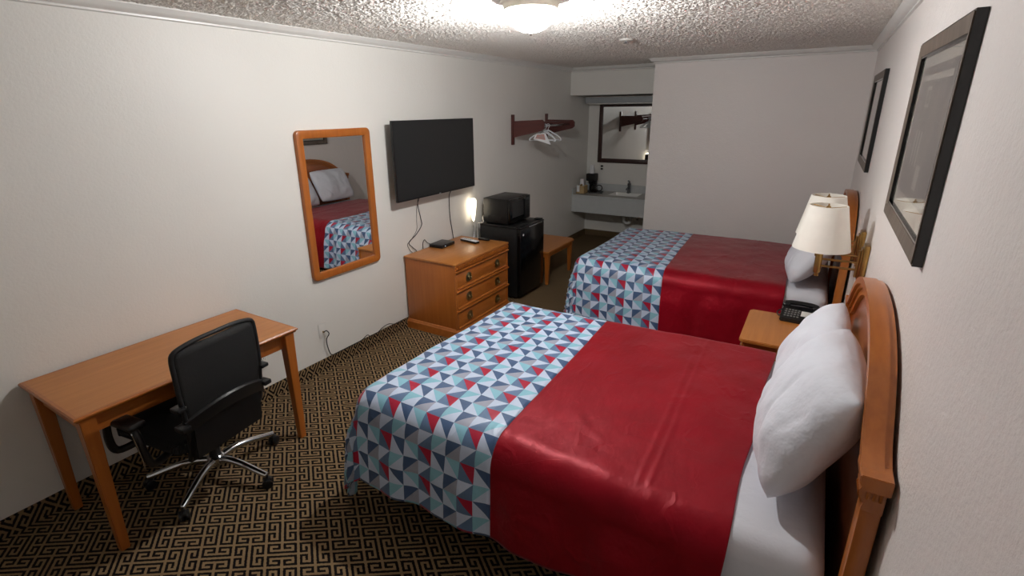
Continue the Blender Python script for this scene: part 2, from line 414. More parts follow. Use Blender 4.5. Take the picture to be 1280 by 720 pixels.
# ------------------------------------------------------------------ beds
ZT = .625
def cloth_pos(x, y, x0, y0, y1, R, seed):
    """flat cloth point (x,y) draped over a bed top x>=x0, y0<=y<=y1 at height ZT"""
    # shrink the flat top by R so that the bend is rounded
    RN = R*2          # softer roll on the open side
    ax, ay0, ay1 = x0+R, y0+RN, y1-R
    qx = max(x, ax); qy = min(max(y, ay0), ay1)
    dx, dy = x-qx, y-qy; L = math.hypot(dx, dy)
    top = ZT+.012*math.sin((x-x0)*2.2+seed)*math.sin((y-y0)*2.4+seed)
    if L < 1e-6:
        z = top; X, Y = x, y
    else:
        ux, uy = dx/L, dy/L
        if dy < 0: R = R*ux*ux+RN*uy*uy
        arc = R*PI/2
        corner = min(abs(ux), abs(uy))*1.4142
        if L < arc:
            a = L/R; out = R*math.sin(a); z = top-R*(1-math.cos(a))
        else:
            e = L-arc
            fold = math.sin((x*ux*0+(x*uy-y*ux))*17+seed*3)*.012+math.sin((x*uy-y*ux)*31+seed)*.005
            if corner > .05:
                th = math.atan2(abs(uy), abs(ux)); fold += .035*corner*math.sin(th*6+.8)
            out = R+e*(.10+.05*corner)+(.016+fold)*min(1, e/.12); z = top-R-e*.985
            if z < .02: out += (.02-z)*.6; z = .02+.01*math.sin(x*20)
        X, Y = qx+ux*out, qy+uy*out
    nv = noise.noise(Vector((x*3.1, y*3.1, seed)))*.007+noise.noise(Vector((x*8, y*8, seed+5)))*.003
    # a few long diagonal creases
    cr = 0
    for k in range(9):
        cx, cy = x0+.85+.8*noise.cell(Vector((k, seed, 1))), y0+.15+1.1*noise.cell(Vector((k, seed, 2)))
        an = 6.3*noise.cell(Vector((k, seed, 3))); u = (x-cx)*math.cos(an)+(y-cy)*math.sin(an); v = -(x-cx)*math.sin(an)+(y-cy)*math.cos(an)
        cr += .003*math.exp(-(u/.13)**2-((v+.6*u*u)/.02)**2)
    cr += (.0035*math.exp(-((x-2.665+.045*(y-y0)/1.5)/.012)**2)+.0035*math.exp(-((x-2.705+.045*(y-y0)/1.5)/.010)**2))
    return Vector((X, Y, z+nv+(cr if L < 1e-6 else 0)))
def bedspread(x0, y0, y1, xh, rise, drop_side, drop_far, drop_foot, edge, seed, label):
    R = .065
    arc = R*PI/2
    foot = x0-(drop_foot-R+arc-R)
    ya = y0-(drop_side-R+arc-R); yb = y1+(drop_far-R+arc-R)
    ny = 150
    def build(name, mat, parent, cols, xf, uvs):
        b = NB(); g = []
        for i in range(cols+1):
            r = []
            for j in range(ny+1):
                y = ya+(yb-ya)*j/ny; x = xf(i/cols, y)
                # hem rises towards the head on the open side
                yy = y
                if y < y0:
                    k = min(1, max(0, (x-x0)/1.6)); yy = y0+(y-y0)*(1-rise*k)
                v = b.verts.new(cloth_pos(x, yy, x0, y0, y1, R, seed)); r.append((v, (x, y)))
            g.append(r)
        uvl = b.loops.layers.uv.new('UVMap')
        for i in range(cols):
            for j in range(ny):
                q = (g[i][j], g[i+1][j], g[i+1][j+1], g[i][j+1])
                f = b.faces.new([k[0] for k in q])
                for lp, k in zip(f.loops, q): lp[uvl].uv = uvs(*k[1])
        o = obj(name, b, mat, parent, True)
        s = o.modifiers.new('thick', 'SOLIDIFY'); s.thickness = .005; s.offset = 0
        return o
    ed = lambda y: edge[0]+(edge[1]-edge[0])*(yb-y)/(yb-ya)
    root = build('bedspread', REDM, None, 150, lambda u, y: ed(y)+(xh-.035*(yb-y)/(yb-ya)-ed(y))*u+.006*math.sin(y*9+seed)*u, lambda x, y: (x, y))
    tag(root, label, 'bedspread')
    build('foot_band', TRI, root, 52, lambda u, y: foot+(ed(y)-foot)*u, lambda x, y: (x-ed(y), y-y0))
    # narrow stitched seam strip across the crimson part
    return root
def cushion(w, h, t_, seed, nu=72, nv=60):
    """pillow lying in local xy (w along y, h along x), thickness along z"""
    b = NB(); top = []; bot = []
    for i in range(nv+1):
        ra, rb = [], []
        for j in range(nu+1):
            u, v = 2*j/nu-1, 2*i/nv-1
            edge = max(0, (1-abs(u)**3))**.6*max(0, (1-abs(v)**3))**.6
            pin = 1-.03*(1-u*u)*abs(v)**3; pin2 = 1-.03*(1-v*v)*abs(u)**3
            cf = 1-.085*abs(u*v)**3; x = v*h/2*pin*cf; y = u*w/2*pin2*cf
            k = noise.noise(Vector((u*1.6, v*1.6, seed)))*.018+noise.noise(Vector((u*4, v*2.2, seed+3)))*.010
            k += .008*math.sin(9*u+5*v*v+seed)*edge*abs(v)
            for q in range(7):      # long soft creases fanning from the lower corners
                cu = -.9+1.8*noise.cell(Vector((q, seed, 4))); cs = -1.1+2.2*noise.cell(Vector((q, seed, 5)))
                k -= .010*math.exp(-((u-cu-cs*.5*(v+1)+.25*v*v)/.045)**2)*edge*(.3+.7*noise.cell(Vector((q, seed, 6))))
            # creases radiating from corners
            z = t_/2*edge
            ra.append(b.verts.new((x, y, z+k*min(1, edge*1.5))))
            rb.append(ra[-1] if (i in (0, nv) or j in (0, nu)) else b.verts.new((x, y, -z*.85+k*.4*edge)))
        top.append(ra); bot.append(rb)
    for i in range(nv):
        for j in range(nu):
            b.faces.new((top[i][j], top[i+1][j], top[i+1][j+1], top[i][j+1]))
            q = [bot[i][j], bot[i][j+1], bot[i+1][j+1], bot[i+1][j]]
            b.faces.new(q)
    bmesh.ops.recalc_face_normals(b, faces=b.faces[:])
    return b
def pillow(c, tilt, yawr, w, h, t_, seed, label, rx=0):
    o = obj('pillow', cushion(w, h, t_, seed), PILLOW, None, True)
    o.location = c; o.rotation_euler = (rx, -tilt, yawr)
    tag(o, label, 'pillow', None); return o
ARCH = [(0, 1.268), (.1, 1.266), (.2, 1.255), (.3, 1.235), (.4, 1.203), (.48, 1.165), (.55, 1.118), (.60, 1.078), (.64, 1.045), (.68, 1.02), (.72, 1.005), (.745, 1.0)]
def headboard(t, yc):
    xb, xf = W-.012, W-.082
    h = thing('headboard', '', ''); del h['label']; del h['category']; h.parent = t
    A = smooth_path([(0, y, z) for y, z in [(-a, b_) for a, b_ in ARCH[::-1]]+ARCH[1:]], 3)
    ys = [(p.y, p.z) for p in A]
    def band(x0, x1, off0, off1, mat, name, par):
        b = NB(); R0 = []
        for i, (y, z) in enumerate(ys):
            a = ys[max(i-1, 0)]; c = ys[min(i+1, len(ys)-1)]
            d = Vector((c[0]-a[0], c[1]-a[1])).normalized(); n = Vector((-d.y, d.x))
            if abs(y) > .70: n = Vector((0, 1))
            R0.append([b.verts.new((x, yc+y+n.x*o_, z+n.y*o_)) for x, o_ in ((x0, off0), (x1, off0), (x1, off1), (x0, off1))])
        for P, Q in zip(R0, R0[1:]):
            for k in range(4): b.faces.new((P[k], P[(k+1) % 4], Q[(k+1) % 4], Q[k]))
        b.faces.new(R0[0]); b.faces.new(R0[-1][::-1])
        bmesh.ops.recalc_face_normals(b, faces=b.faces[:])
        return obj(name, b, mat, par, 'auto')
    band(xf, xb-.018, 0, -.028, WY, 'arch_cornice', t)
    band(xb-.018, xb, -.006, -.034, WY, 'arch_back_strip', t)
    band(xf+.012, xb, -.028, -.045, WY, 'arch_fillet', t)
    band(xf+.022, xb, -.045, -.075, WY, 'arch_rail', t)
    # solid panel below the arch
    pts = [(yc+y, z-.06) for y, z in ys]+[(yc+.70, .30), (yc-.70, .30)]
    obj('back_panel', prism(NB(), pts, 'x', xf+.036, xb-.008), WP, t, 'auto')
    bpy.data.objects.remove(h)
    for s in (-1, 1):
        y0, y1 = yc+s*.735-.036, yc+s*.735+.036
        post = box(NB(), xf+.016, xb-.006, y0+.004, y1-.004, .0, .90, .004)
        obj('post', post, WZ, t, 'auto')
        sc = NB()
        pf = [(xf+.008, .955), (xf+.004, .945), (xf+.008, .925), (xf+.020, .908), (xf+.016, .895), (xf+.016, .885), (xb-.006, .885), (xb-.006, .955)]
        prism(sc, pf, 'y', y0, y1)
        for k in range(5):
            tube(sc, [(xf+.010+.002*k, y0+.010+.013*k, .952), (xf+.006, y0+.010+.013*k, .93), (xf+.018, y0+.010+.013*k, .905)], .004, 6, 4)
        for k in range(3):
            tube(sc, [(xf+.025+.014*k, (y0 if s < 0 else y1), .950), (xf+.025+.014*k, (y0-.003 if s < 0 else y1+.003), .94), (xf+.025+.014*k, (y0 if s < 0 else y1), .925)], .005, 6, 3)
        obj('scroll_bracket', sc, WZ, t, 'auto')
        cp = NB(); prism(cp, [(xf-.002, .998), (xf-.002, .978), (xf+.006, .965), (xf+.010, .955), (xb, .955), (xb, 1.0), (xf, 1.0)], 'y', y0-.016, y1+.016, .002)
        obj('capital', cp, WZ, t, 'auto')
def bed(yc, label):
    t = thing('bed', label, 'bed', (0, 0, 0))
    m0 = box(NB(), 1.30, 3.26, yc-.732, yc+.732, .36, .607, .08, 6); obj('mattress', m0, SHEET, t, True)
    m0 = box(NB(), 1.33, 3.255, yc-.722, yc+.722, .17, .37, .03, 3); obj('box_spring', m0, SHEET, t, 'auto')
    m0 = box(NB(), 1.45, 3.24, yc-.64, yc+.64, .0, .18, .01, 2); obj('bed_base', m0, FABB, t, 'auto')
    headboard(t, yc); return t
Y1, Y2 = 2.21, 4.92
bed(Y1, 'nearer double bed with an arched wooden headboard, closest to the camera')
bed(Y2, 'farther double bed beside the back wall, beyond the nightstand')
bedspread(1.29, Y1-.765, Y1+.765, 3.01, .10, .42, .36, .42, (2.03, 2.11), 1.0, 'satin bedspread on the nearer bed, crimson with a triangle-print foot band')
bedspread(1.27, Y2-.775, Y2+.755, 3.0, .0, .55, .36, .42, (2.0, 2.10), 2.3, 'satin bedspread on the farther bed beside the back wall, crimson with triangle-print band')
pillow((3.16, 1.945, 0.882), math.radians(66), .02, .66, .50, .27, 1.2, 'crumpled white pillow nearest the camera, leaning on the nearer bed headboard')
pillow((3.15, 2.50, 0.847), math.radians(63), -.02, .57, .45, .20, 4.4, 'white pillow mostly hidden behind the nearest one, on the nearer bed')
pillow((3.115, 4.53, 0.857), math.radians(58), .03, .70, .50, .25, 7.1, 'white pillow on the farther bed, on the nightstand side')
pillow((3.16, 5.26, 0.882), math.radians(62), .0, .66, .50, .18, 9.3, 'white pillow on the farther bed, on the back wall side')

# ------------------------------------------------------------------ nightstand and telephone
t = thing('nightstand', 'low honey wood nightstand between the two beds holding the telephone', 'nightstand')
nx, ny0, ny1 = 2.80, 3.11, 3.665
pf = [(nx+.02, ny0), (nx, ny0+.02), (nx, ny1-.02), (nx+.02, ny1), (W-.015, ny1), (W-.015, ny0)]
obj('top', prism(NB(), pf, 'z', .578, .60, .004), WTOP, t, 'auto')
obj('body', box(NB(), nx+.03, W-.02, ny0+.025, ny1-.025, .06, .578, .004), WY, t, 'auto')
obj('plinth', box(NB(), nx+.045, W-.03, ny0+.035, ny1-.035, 0, .062), WY, t)
for k in range(2):
    d = obj('drawer', box(NB(), nx+.014, nx+.032, ny0+.05, ny1-.05, .10+.24*k, .32+.235*k, .005), WY, t, 'auto')
    obj('knob', lathe(NB(), [(0, 0), (.008, 0), (.007, .01), (.018, .016), (.018, .02), (0, .025)], seg=20, M=Matrix.Rotation(-PI/2, 4, 'Y'), c=(nx+.014, (ny0+ny1)/2, .21+.237*k)), BRONZE, d, True)
t = thing('telephone', 'black desk telephone with a white number card on the nightstand', 'telephone', (3.09, 3.655-.03, .60), math.radians(-4))
ph = NB(); prism(ph, [(-.105, 0), (.105, 0), (.105, .052), (.06, .058), (-.06, .036), (-.105, .022)], 'x', -.10, .10, .006, Matrix.Rotation(0, 4, 'Z'))
obj('body', ph, BLACK, t, 'auto')
hs = NB(); tube(hs, [(-.095, .082, .066), (-.05, .086, .074), (.05, .086, .074), (.095, .082, .066)], .016, 10, 5)
for s in (-1, 1): box(hs, s*.085-.024, s*.085+.024,   .058, .104, .044, .070, .010, 3)
obj('handset', hs, BLACK, t, 'auto')
kp = NB(); sl = math.atan2(.022, .12)
for i in range(4):
    for j in range(5): box(kp, -.082+j*.018, -.070+j*.018, -.075+i*.026, -.060+i*.026, .031+i*.0052, .036+i*.0052, .0015, 1)
obj('keypad', kp, plain('grey_keys', srgb(120, 122, 120), .5), t)
cd = NB(); bmesh.ops.create_cube(cd, size=1, matrix=Matrix.Translation((.052, -.022, .0445)) @ Matrix.Rotation(sl, 4, 'X') @ Matrix.Diagonal((.082, .062, .003, 1)))
obj('number_card', cd, WHITEP, t)
obj('cord', tube(NB(), [(-.10, .06, .03), (-.13, .04, .012), (-.115, -.02, .008), (-.10, -.04, .02)], .004, 6, 6), BLACK, t, True)

# ------------------------------------------------------------------ wall lamps
def wall_lamp(y, label):
    t = thing('wall_lamp', label, 'lamp', (W, y, 0), 0, 'swing-arm wall lamps')
    p = box(NB(), -.028, -.001, -.048, .048, .99, 1.205, .006, 2)
    box(p, -.036, -.026, -.034, .034, 1.01, 1.185, .004, 2)
    obj('wall_plate', p, BRASS, t, 'auto')
    a = NB()
    for z, r in ((1.135, .005), (1.10, .006), (1.06, .006)): tube(a, [(-.03, 0, z), (-.222, 0, z)], r, 10)
    tube(a, [(-.04, 0, 1.02), (-.04, 0, 1.17)], .009, 12)
    obj('swing_arm', a, BRASS, t, 'auto')
    q = NB(); lathe(q, [(0, 1.0), (.012, 1.0), (.012, 1.01), (.008, 1.014), (.016, 1.02), (.018, 1.028), (.018, 1.15), (.014, 1.156), (.008, 1.17), (.008, 1.23), (.015, 1.235), (.015, 1.28), (0, 1.28)], (-.222, 0, 0), 24)
    obj('stem', q, BRASS, t, 'auto')
    s = NB(); lathe(s, [(.142, 1.16), (.092, 1.40), (.090, 1.40), (.140, 1.16), (.142, 1.16)], (-.222, 0, 0), 56)
    sh = obj('lamp_shade', s, SHADE, t, 'auto')
    g = NB()
    for k in range(3):
        an = 2*PI*k/3+.4; tube(g, [(-.222, 0, 1.385), (-.222+.09*math.cos(an), .09*math.sin(an), 1.392)], .0018, 6)
    lathe(g, [(0, 1.38), (.012, 1.38), (.012, 1.392), (.004, 1.4), (.004, 1.408), (0, 1.41)], (-.222, 0, 0), 16)
    tube(g, [(-.222+.01, 0, 1.27), (-.222+.045, 0, 1.29), (-.222+.045, 0, 1.36), (-.222, 0, 1.386)], .0018, 6, 4)
    obj('shade_harp', g, BRASS, sh, 'auto')
    lathe_b = lathe(NB(), [(0, 1.28), (.012, 1.28), (.014, 1.30), (.028, 1.325), (.028, 1.345), (.015, 1.362), (0, 1.366)], (-.222, 0, 0), 24)
    obj('bulb', lathe_b, WHITEP, t, True)
    return t
wall_lamp(3.28, 'brass wall lamp with cream shade, in front, nearer to the camera')
wall_lamp(3.66, 'brass wall lamp with cream shade, partly hidden behind the front lamp')

# ------------------------------------------------------------------ framed pictures on the right wall
def picture(y0, y1, z0, z1, label):
    t = thing('framed_picture', label, 'picture', (W, (y0+y1)/2, (z0+z1)/2), 0, 'framed prints on the right wall')
    hy, hz = (y1-y0)/2, (z1-z0)/2; fwid = .052
    # sweep a frame profile: build four mitred prisms
    def ring(name, i0, i1, x0, x1, mat, par, xi=None):
        b = NB(); R = []
        for ins, x in ((i0, x0), (i0, x1), (i1, x1 if xi is None else xi), (i1, x0)):
            R.append([b.verts.new((x, sy*(hy-ins), sz*(hz-ins))) for sy, sz in ((-1,-1),(1,-1),(1,1),(-1,1))])
        for k in range(4):
            A, B = R[k], R[(k+1) % 4]
            for j in range(4): b.faces.new((A[j], A[(j+1) % 4], B[(j+1) % 4], B[j]))
        bmesh.ops.recalc_face_normals(b, faces=b.faces[:])
        return obj(name, b, mat, par)
    f = ring('frame', 0, .012, -.001, -.026, BLACKG, t)
    ring('frame_face', .006, fwid, -.004, -.029, PICFR, t, -.024)
    ring('inner_lip', fwid-.002, fwid+.008, -.004, -.023, BLACKG, t)
    b = box(NB(), -.010, -.005, -hy+.04, hy-.04, -hz+.04, hz-.04); obj('mat_board', b, MAT_, t)
    b = box(NB(), -.0125, -.0105, -hy+.14, hy-.14, -hz+.13, hz-.10); pr_ = obj('print', b, ART, t)
    b = NB(); box(b, -.0130, -.0124, -hy+.18, hy-.18, hz-.15, hz-.13); box(b, -.0130, -.0124, -.10, -.02, -hz+.17, -hz+.25)
    for k in range(3): box(b, -.0130, -.0124, .02+.06*k, .045+.06*k, -.10, .02)
    box(b, -.0130, -.0124, .04, .12, .10, .17)
    obj('pale_shapes', b, MAT_, pr_)
    b = NB(); box(b, -.0134, -.0129, .055, .105, .112, .158); obj('dark_square', b, ART, pr_)
    b = box(NB(), -.0155, -.0140, -hy+.055, hy-.055, -hz+.055, hz-.055); obj('glass', b, GLASS, t)
picture(1.843, 2.786, 1.464, 2.142, 'large black-edged framed print on the right wall, closest to the camera')
picture(4.44, 5.40, 1.464, 2.142, 'framed print farther along the right wall, above the farther bed')

# ------------------------------------------------------------------ wall mirror, television
t = thing('wall_mirror', 'tall wood-framed wall mirror to the left of the television', 'mirror', (0, 2.649, 1.262))
def rframe(hy, hz, r, fwd, x0, x1, mat, name, par):
    def loop(hy, hz, r):
        pts = []
        for cy, cz, a0 in ((hy-r, hz-r, 0), (-hy+r, hz-r, 90), (-hy+r, -hz+r, 180), (hy-r, -hz+r, 270)):
            for k in range(7): a = math.radians(a0+15*k); pts.append((cy+r*math.cos(a), cz+r*math.sin(a)))
        return pts
    L = [(0, x0), (0, x1-.006), (.002, x1-.002), (.007, x1), (fwd-.008, x1), (fwd-.003, x1-.002), (fwd, x1-.006), (fwd, x0)]
    b = NB(); R = []
    for ins, x in L:
        R.append([b.verts.new((x, p[0], p[1])) for p in loop(hy-ins, hz-ins, max(.002, r-ins))])
    n = len(R[0])
    for k in range(len(R)):
        A, B = R[k], R[(k+1) % len(R)]
        for j in range(n): b.faces.new((A[j], A[(j+1) % n], B[(j+1) % n], B[j]))
    bmesh.ops.recalc_face_normals(b, faces=b.faces[:])
    return obj(name, b, mat, par, 'auto')
rframe(.340, .535, .035, .056, .001, .032, WZ, 'frame', t)
obj('mirror_glass', box(NB(), .008, .014, -.288, .288, -.483, .483), MIRR, t)
t = thing('television', 'large black flat-screen television mounted on the left wall', 'television', (0, 3.7125, 1.5154))
obj('screen_housing', box(NB(), .098, .124, -.5675, .5675, -.326, .326, .004), BLACK, t, 'auto')
obj('screen', box(NB(), .1235, .1255, -.560, .560, -.313, .319), SCREEN, t)
obj('wall_bracket', box(NB(), .001, .099, -.2, .2, -.15, .15, .004), BLACKM, t)
obj('maker_badge', box(NB(), .1235, .1262, -.012, .012, -.323, -.317), SILVER, t)

# cables from the television
def cable(name, pts, r, label, mat=BLACK, sm=8):
    return tag(obj(name, tube(NB(), pts, r, 7, sm), mat, None, True), label, 'cable')
cable('cable', [(.09, 3.46, 1.21), (.03, 3.50, 1.12), (.008, 3.555, .98), (.008, 3.56, .91), (.010, 3.47, .84), (.012, 3.37, .79), (.012, 3.42, .73), (.014, 3.46, .69), (.012, 3.46, .60)], .0035, 'black cable with a kink hanging from the television left end')
cable('cable', [(.09, 3.48, 1.21), (.02, 3.50, 1.10), (.006, 3.50, .97), (.006, 3.49, .88), (.006, 3.40, .80), (.006, 3.355, .775), (.006, 3.38, .72), (.006, 3.42, .67), (.006, 3.42, .60)], .002, 'thin grey cable behind the kinked one below the television', plain('dark_grey_cable', srgb(70, 68, 66), .6))
cable('cable', [(.09, 3.96, 1.21), (.02, 3.99, 1.14), (.008, 3.995, 1.03), (.008, 4.0, .90), (.010, 4.02, .78), (.012, 4.04, .66)], .004, 'black cable hanging straight from the television right end behind dresser')

# ------------------------------------------------------------------ outlets
def outlet(loc, rot, label, blank=False, sm=None):
    t = thing('wall_outlet', label, 'outlet', loc, rot)
    b = NB(); box(b, -.036, .036, 0, .006, -.058, .058, .004); obj('cover_plate', b, WHITEP, t, 'auto')
    if not blank:
        for z in (.02, -.02):
            so = obj('socket', box(NB(), -.018, .018, .0055, .008, z-.014, z+.014, .004), sm or WHITEP, t, 'auto')
            for x in (-.007, .007): obj('slot', box(NB(), x-.0016, x+.0016, .0078, .0084, z-.002, z+.008), BLACK, so)
            obj('slot', box(NB(), -.002, .002, .0078, .0084, z-.010, z-.006), BLACK, so)
    else:
        obj('cable_jack', lathe(NB(), [(0, 0), (.007, 0), (.007, .012), (.004, .014), (0, .014)], (0, .006, -.01), 14, Matrix.Rotation(-PI/2, 4, 'X')), BRONZE, t, 'auto')
    return t
outlet((0, 1.821, .293), -PI/2, 'white double outlet low on the left wall, seen beneath the desk')
outlet((0, 2.339, .326), -PI/2, 'white wall plate with a black cord, between desk and dresser', True)
outlet((.245, YA, 1.065), PI, 'small white outlet on the alcove wall below the vanity mirror', sm=BLACKM)
cable('cord', [(.016, 2.339, .316), (.04, 2.345, .33), (.045, 2.36, .30), (.035, 2.34, .26), (.028, 2.345, .20), (.020, 2.37, .12), (.022, 2.40, .098)], .004, 'short black cord dropping from the wall plate to the carpet edging')
cable('cord', [(.02, 2.405, .10), (.018, 2.50, .100), (.018, 2.62, .099), (.020, 2.70, .104), (.024, 2.76, .125), (.02, 2.80, .100), (.02, 2.88, .100), (.025, 2.94, .125), (.025, 3.02, .13), (.02, 3.10, .100), (.03, 3.2, .102)], .0035, 'black cord running along the top of the carpet edging to the dresser')

# ------------------------------------------------------------------ writing desk
t = thing('writing_desk', 'long plain wooden writing desk against the left wall', 'desk')
dx0, dx1, dy0, dy1, dz = .015, .612, .612, 1.703, .7285
b = NB(); sweep(b, [(dx0+.02, dy0+.02, dz), (dx0+.02, dy1-.02, dz), (dx1-.02, dy1-.02, dz), (dx1-.02, dy0+.02, dz)],
      [(-.02, 0), (.0, 0)][:0] or [(0, 0), (-.014, 0), (-.02, -.006), (-.02, -.012), (-.013, -.018), (-.010, -.026), (0, -.026)], True)
obj('edge_moulding', b, WY, t, 'auto')
obj('top', box(NB(), dx0+.018, dx1-.018, dy0+.018, dy1-.018, dz-.024, dz+.0005), WTOP, t)
b = NB(); ax0, ax1, ay0, ay1 = dx0+.05, dx1-.05, dy0+.045, dy1-.045
box(b, ax0, ax0+.018, ay0, ay1, dz-.115, dz-.024); box(b, ax1-.018, ax1, ay0, ay1, dz-.115, dz-.024)
box(b, ax0, ax1, ay0, ay0+.018, dz-.115, dz-.024); box(b, ax0, ax1, ay1-.018, ay1, dz-.115, dz-.024)
obj('apron', b, WY, t)
obj('drawer', box(NB(), ax1-.004, ax1+.006, 1.02, 1.50, dz-.105, dz-.034, .003), WY, t, 'auto')
for lx in (dx0+.055, dx1-.045):
    for ly in (dy0+.05, dy1-.05):
        obj('leg', taper(NB(), (lx, ly, 0), (.019, .019), (lx, ly, dz-.024), (.030, .030), .003), WZ, t, 'auto')

# ------------------------------------------------------------------ office chair
t = thing('office_chair', 'black mesh-back office chair on a five-star chrome base by the desk', 'chair', (.475, 1.09, 0), math.radians(188))
def rrect(w, h, r, n=6):
    pts = []
    for cx, cy, a0 in ((w-r, h-r, 0), (-w+r, h-r, 90), (-w+r, -h+r, 180), (w-r, -h+r, 270)):
        for k in range(n+1): a = math.radians(a0+90/n*k); pts.append((cx+r*math.cos(a), cy+r*math.sin(a)))
    return pts
def back_curve(y, z):       # x position of the back shell at local y, height z
    return -.275-.06*(max(z, .45)-.45)/.47*1.0+(.25*(.47-z) if z < .47 else 0)-.03*math.cos((z-.62)*5)+.9*y*y*.35
b = NB(); n1, n2 = 16, 16; g = []
def bw(z): k = (z-.37)/.55; return .185+.030*min(1, k*1.5)-(.0 if z < .895 else ((z-.895)/.06)**2*.035)
for i in range(n2+1):
    z = .36+.59*i/n2; g.append([b.verts.new((back_curve(bw(z)*(2*j/n1-1), z), bw(z)*(2*j/n1-1), z)) for j in range(n1+1)])
for i in range(n2):
    for j in range(n1): b.faces.new((g[i][j], g[i][j+1], g[i+1][j+1], g[i+1][j]))
o = obj('backrest', b, MESHB, t, True); s = o.modifiers.new('t', 'SOLIDIFY'); s.thickness = .018; s.offset = 0
b = NB(); L = []
for k in range(9): z = .37+.535*k/8; L.append((back_curve(bw(z), z)-.004, bw(z), z))
L += [(back_curve(.19, .94)-.004, .205, .94), (back_curve(.16, .955)-.004, .165, .957)]
Rr = [(x, -y, z) for x, y, z in L[::-1]]
mid = [(back_curve(y, .965)-.004, y, .965+.004*(1-(y/.16)**2)) for y in (.09, 0, -.09)]
tube(b, L+mid+Rr, .011, 8, 3)
obj('back_frame', b, MATTE, t, True)
b = NB(); arcp = [(-.300+.3*y*y-.02*math.cos(y*7), y, .60+.045*math.cos(y/.22*PI/2)) for y in [-.215+.43*k/12 for k in range(13)]]

rows = [[b.verts.new((p[0]+dx_, p[1], p[2]+dz_)) for p in arcp] for dx_, dz_ in ((-.030, .012), (-.040, .004), (-.036, -.030), (-.028, -.060), (-.016, -.060), (-.018, .012))]
for q in range(6):
    for k in range(12): b.faces.new((rows[q][k], rows[q][k+1], rows[(q+1) % 6][k+1], rows[(q+1) % 6][k]))
b.faces.new([r[0] for r in rows]); b.faces.new([r[-1] for r in rows][::-1]); bmesh.ops.recalc_face_normals(b, faces=b.faces[:])
obj('lumbar_brace', b, BLACK, t, 'auto')
b = NB()
for s in (-1, 1):
    for z0, z1 in ((.675, .695), (.575, .60)): obj('lumbar_clip', box(NB(), -.35, -.29, s*.225-.022, s*.225+.022, z0, z1, .006), BLACK, t, 'auto')
b = NB(); prism(b, [(q[0]-.03, q[1]) for q in rrect(.25, .245, .07)], 'z', .42, .49, .018)
for v in b.verts: v.co.z += -.02*max(0, (v.co.x-.12)/.1) if v.co.x > .12 else 0
obj('seat', b, FABB, t, True)
b = NB(); box(b, -.30, -.05, -.05, .05, .385, .42, .008); prism(b, [(-.33, .60), (-.29, .60), (-.26, .40), (-.31, .385)], 'y', -.19, .19, .008)
box(b, -.12, .12, -.11, .11, .36, .42, .01)
obj('seat_mechanism', b, BLACK, t, 'auto')
for s in (-1, 1):
    b = NB(); tube(b, [(-.14, s*.20, .40), (-.16, s*.29, .40), (-.155, s*.315, .47), (-.13, s*.320, .585), (-.04, s*.322, .60), (.06, s*.320, .585), (.10, s*.315, .47), (.10, s*.29, .40), (.08, s*.20, .40)], .018, 8, 6)
    a = obj('armrest', b, BLACK, t, True)
    b = NB(); box(b, -.17, .10, s*.318-.038, s*.318+.038, .60, .632, .014, 3); obj('arm_pad', b, BLACK, a, True)
    b = NB(); tube(b, [(-.17, s*.335, .40), (-.165, s*.338, .50), (-.165, s*.350, .60)], .0028, 6, 5); obj('chrome_trim', b, CHROME, a, True)
HY = -.095
obj('gas_lift', lathe(NB(), [(0, .10), (.03, .10), (.03, .24), (.02, .245), (.02, .37), (0, .37)], (0, HY, 0)), BLACK, t, 'auto')
hub = obj('star_base', lathe(NB(), [(0, .075), (.035, .075), (.045, .09), (.045, .125), (.034, .135), (0, .135)], (0, HY, 0)), CHROME, t, 'auto')
for k in range(5):
    an = math.radians(-58+72*k-188); c, s = math.cos(an), math.sin(an)
    b = NB(); P = [(r*c, r*s+HY, z) for r, z in ((.03, .108), (.09, .118), (.17, .112), (.25, .093), (.31, .078), (.335, .074))]
    tube(b, P, .02, 12, 5, lambda q: .021-.006*q); obj('base_arm', b, CHROME, hub, True)
    b = NB(); Mx = Matrix.Translation((.333*c, .333*s+HY, 0)) @ Matrix.Rotation(an+.6, 4, 'Z')
    for q in (-1, 1): lathe(b, [(0, -.009), (.022, -.009), (.027, -.006), (.027, .006), (.022, .009), (0, .009)], seg=22, M=Mx @ Matrix.Translation((0, q*.015, .027)) @ Matrix.Rotation(PI/2, 4, 'X'))
    bx = NB(); box(bx, -.02, .022, -.010, .010, .03, .058, .006); merge(b, bx, Mx)
    tube(b, [(.333*c, .333*s+HY, .05), (.333*c, .333*s+HY, .078)], .006, 8)
    obj('caster', b, BLACK, t, 'auto')

# ------------------------------------------------------------------ dresser
t = thing('dresser', 'honey wood three-drawer dresser under the television', 'dresser')
x0, x1, y0, y1, zt = .018, .587, 3.279, 4.160, .690
obj('top', box(NB(), x0, x1, y0, y1, zt-.018, zt, .004), WTOP, t, 'auto')
obj('body', box(NB(), x0+.004, x1-.018, y0+.010, y1-.010, .08, zt-.018, .002), WZ, t, 'auto')
b = NB(); sweep(b, [(x0+.004, y0+.010, 0), (x0+.004, y1-.010, 0), (x1-.018, y1-.010, 0), (x1-.018, y0+.010, 0)], [(0, 0), (-.016, 0), (-.016, .066), (-.008, .076), (-.006, .085), (0, .09)], True)
obj('plinth', b, WY, t, 'auto')
b = NB(); box(b, x1-.019, x1-.006, y0+.004, y1-.004, zt-.062, zt-.018, .002)
for k in range(34):
    yy = y0+.02+k*(y1-y0-.04)/33
    box(b, x1-.007, x1+.003, yy-.006, yy+.006, zt-.052, zt-.026)
    box(b, x1-.007, x1+.001, yy-.003, yy+.003, zt-.058, zt-.052)
obj('carved_frieze', b, WY, t)
zs = [.085, .270, .450, .628]
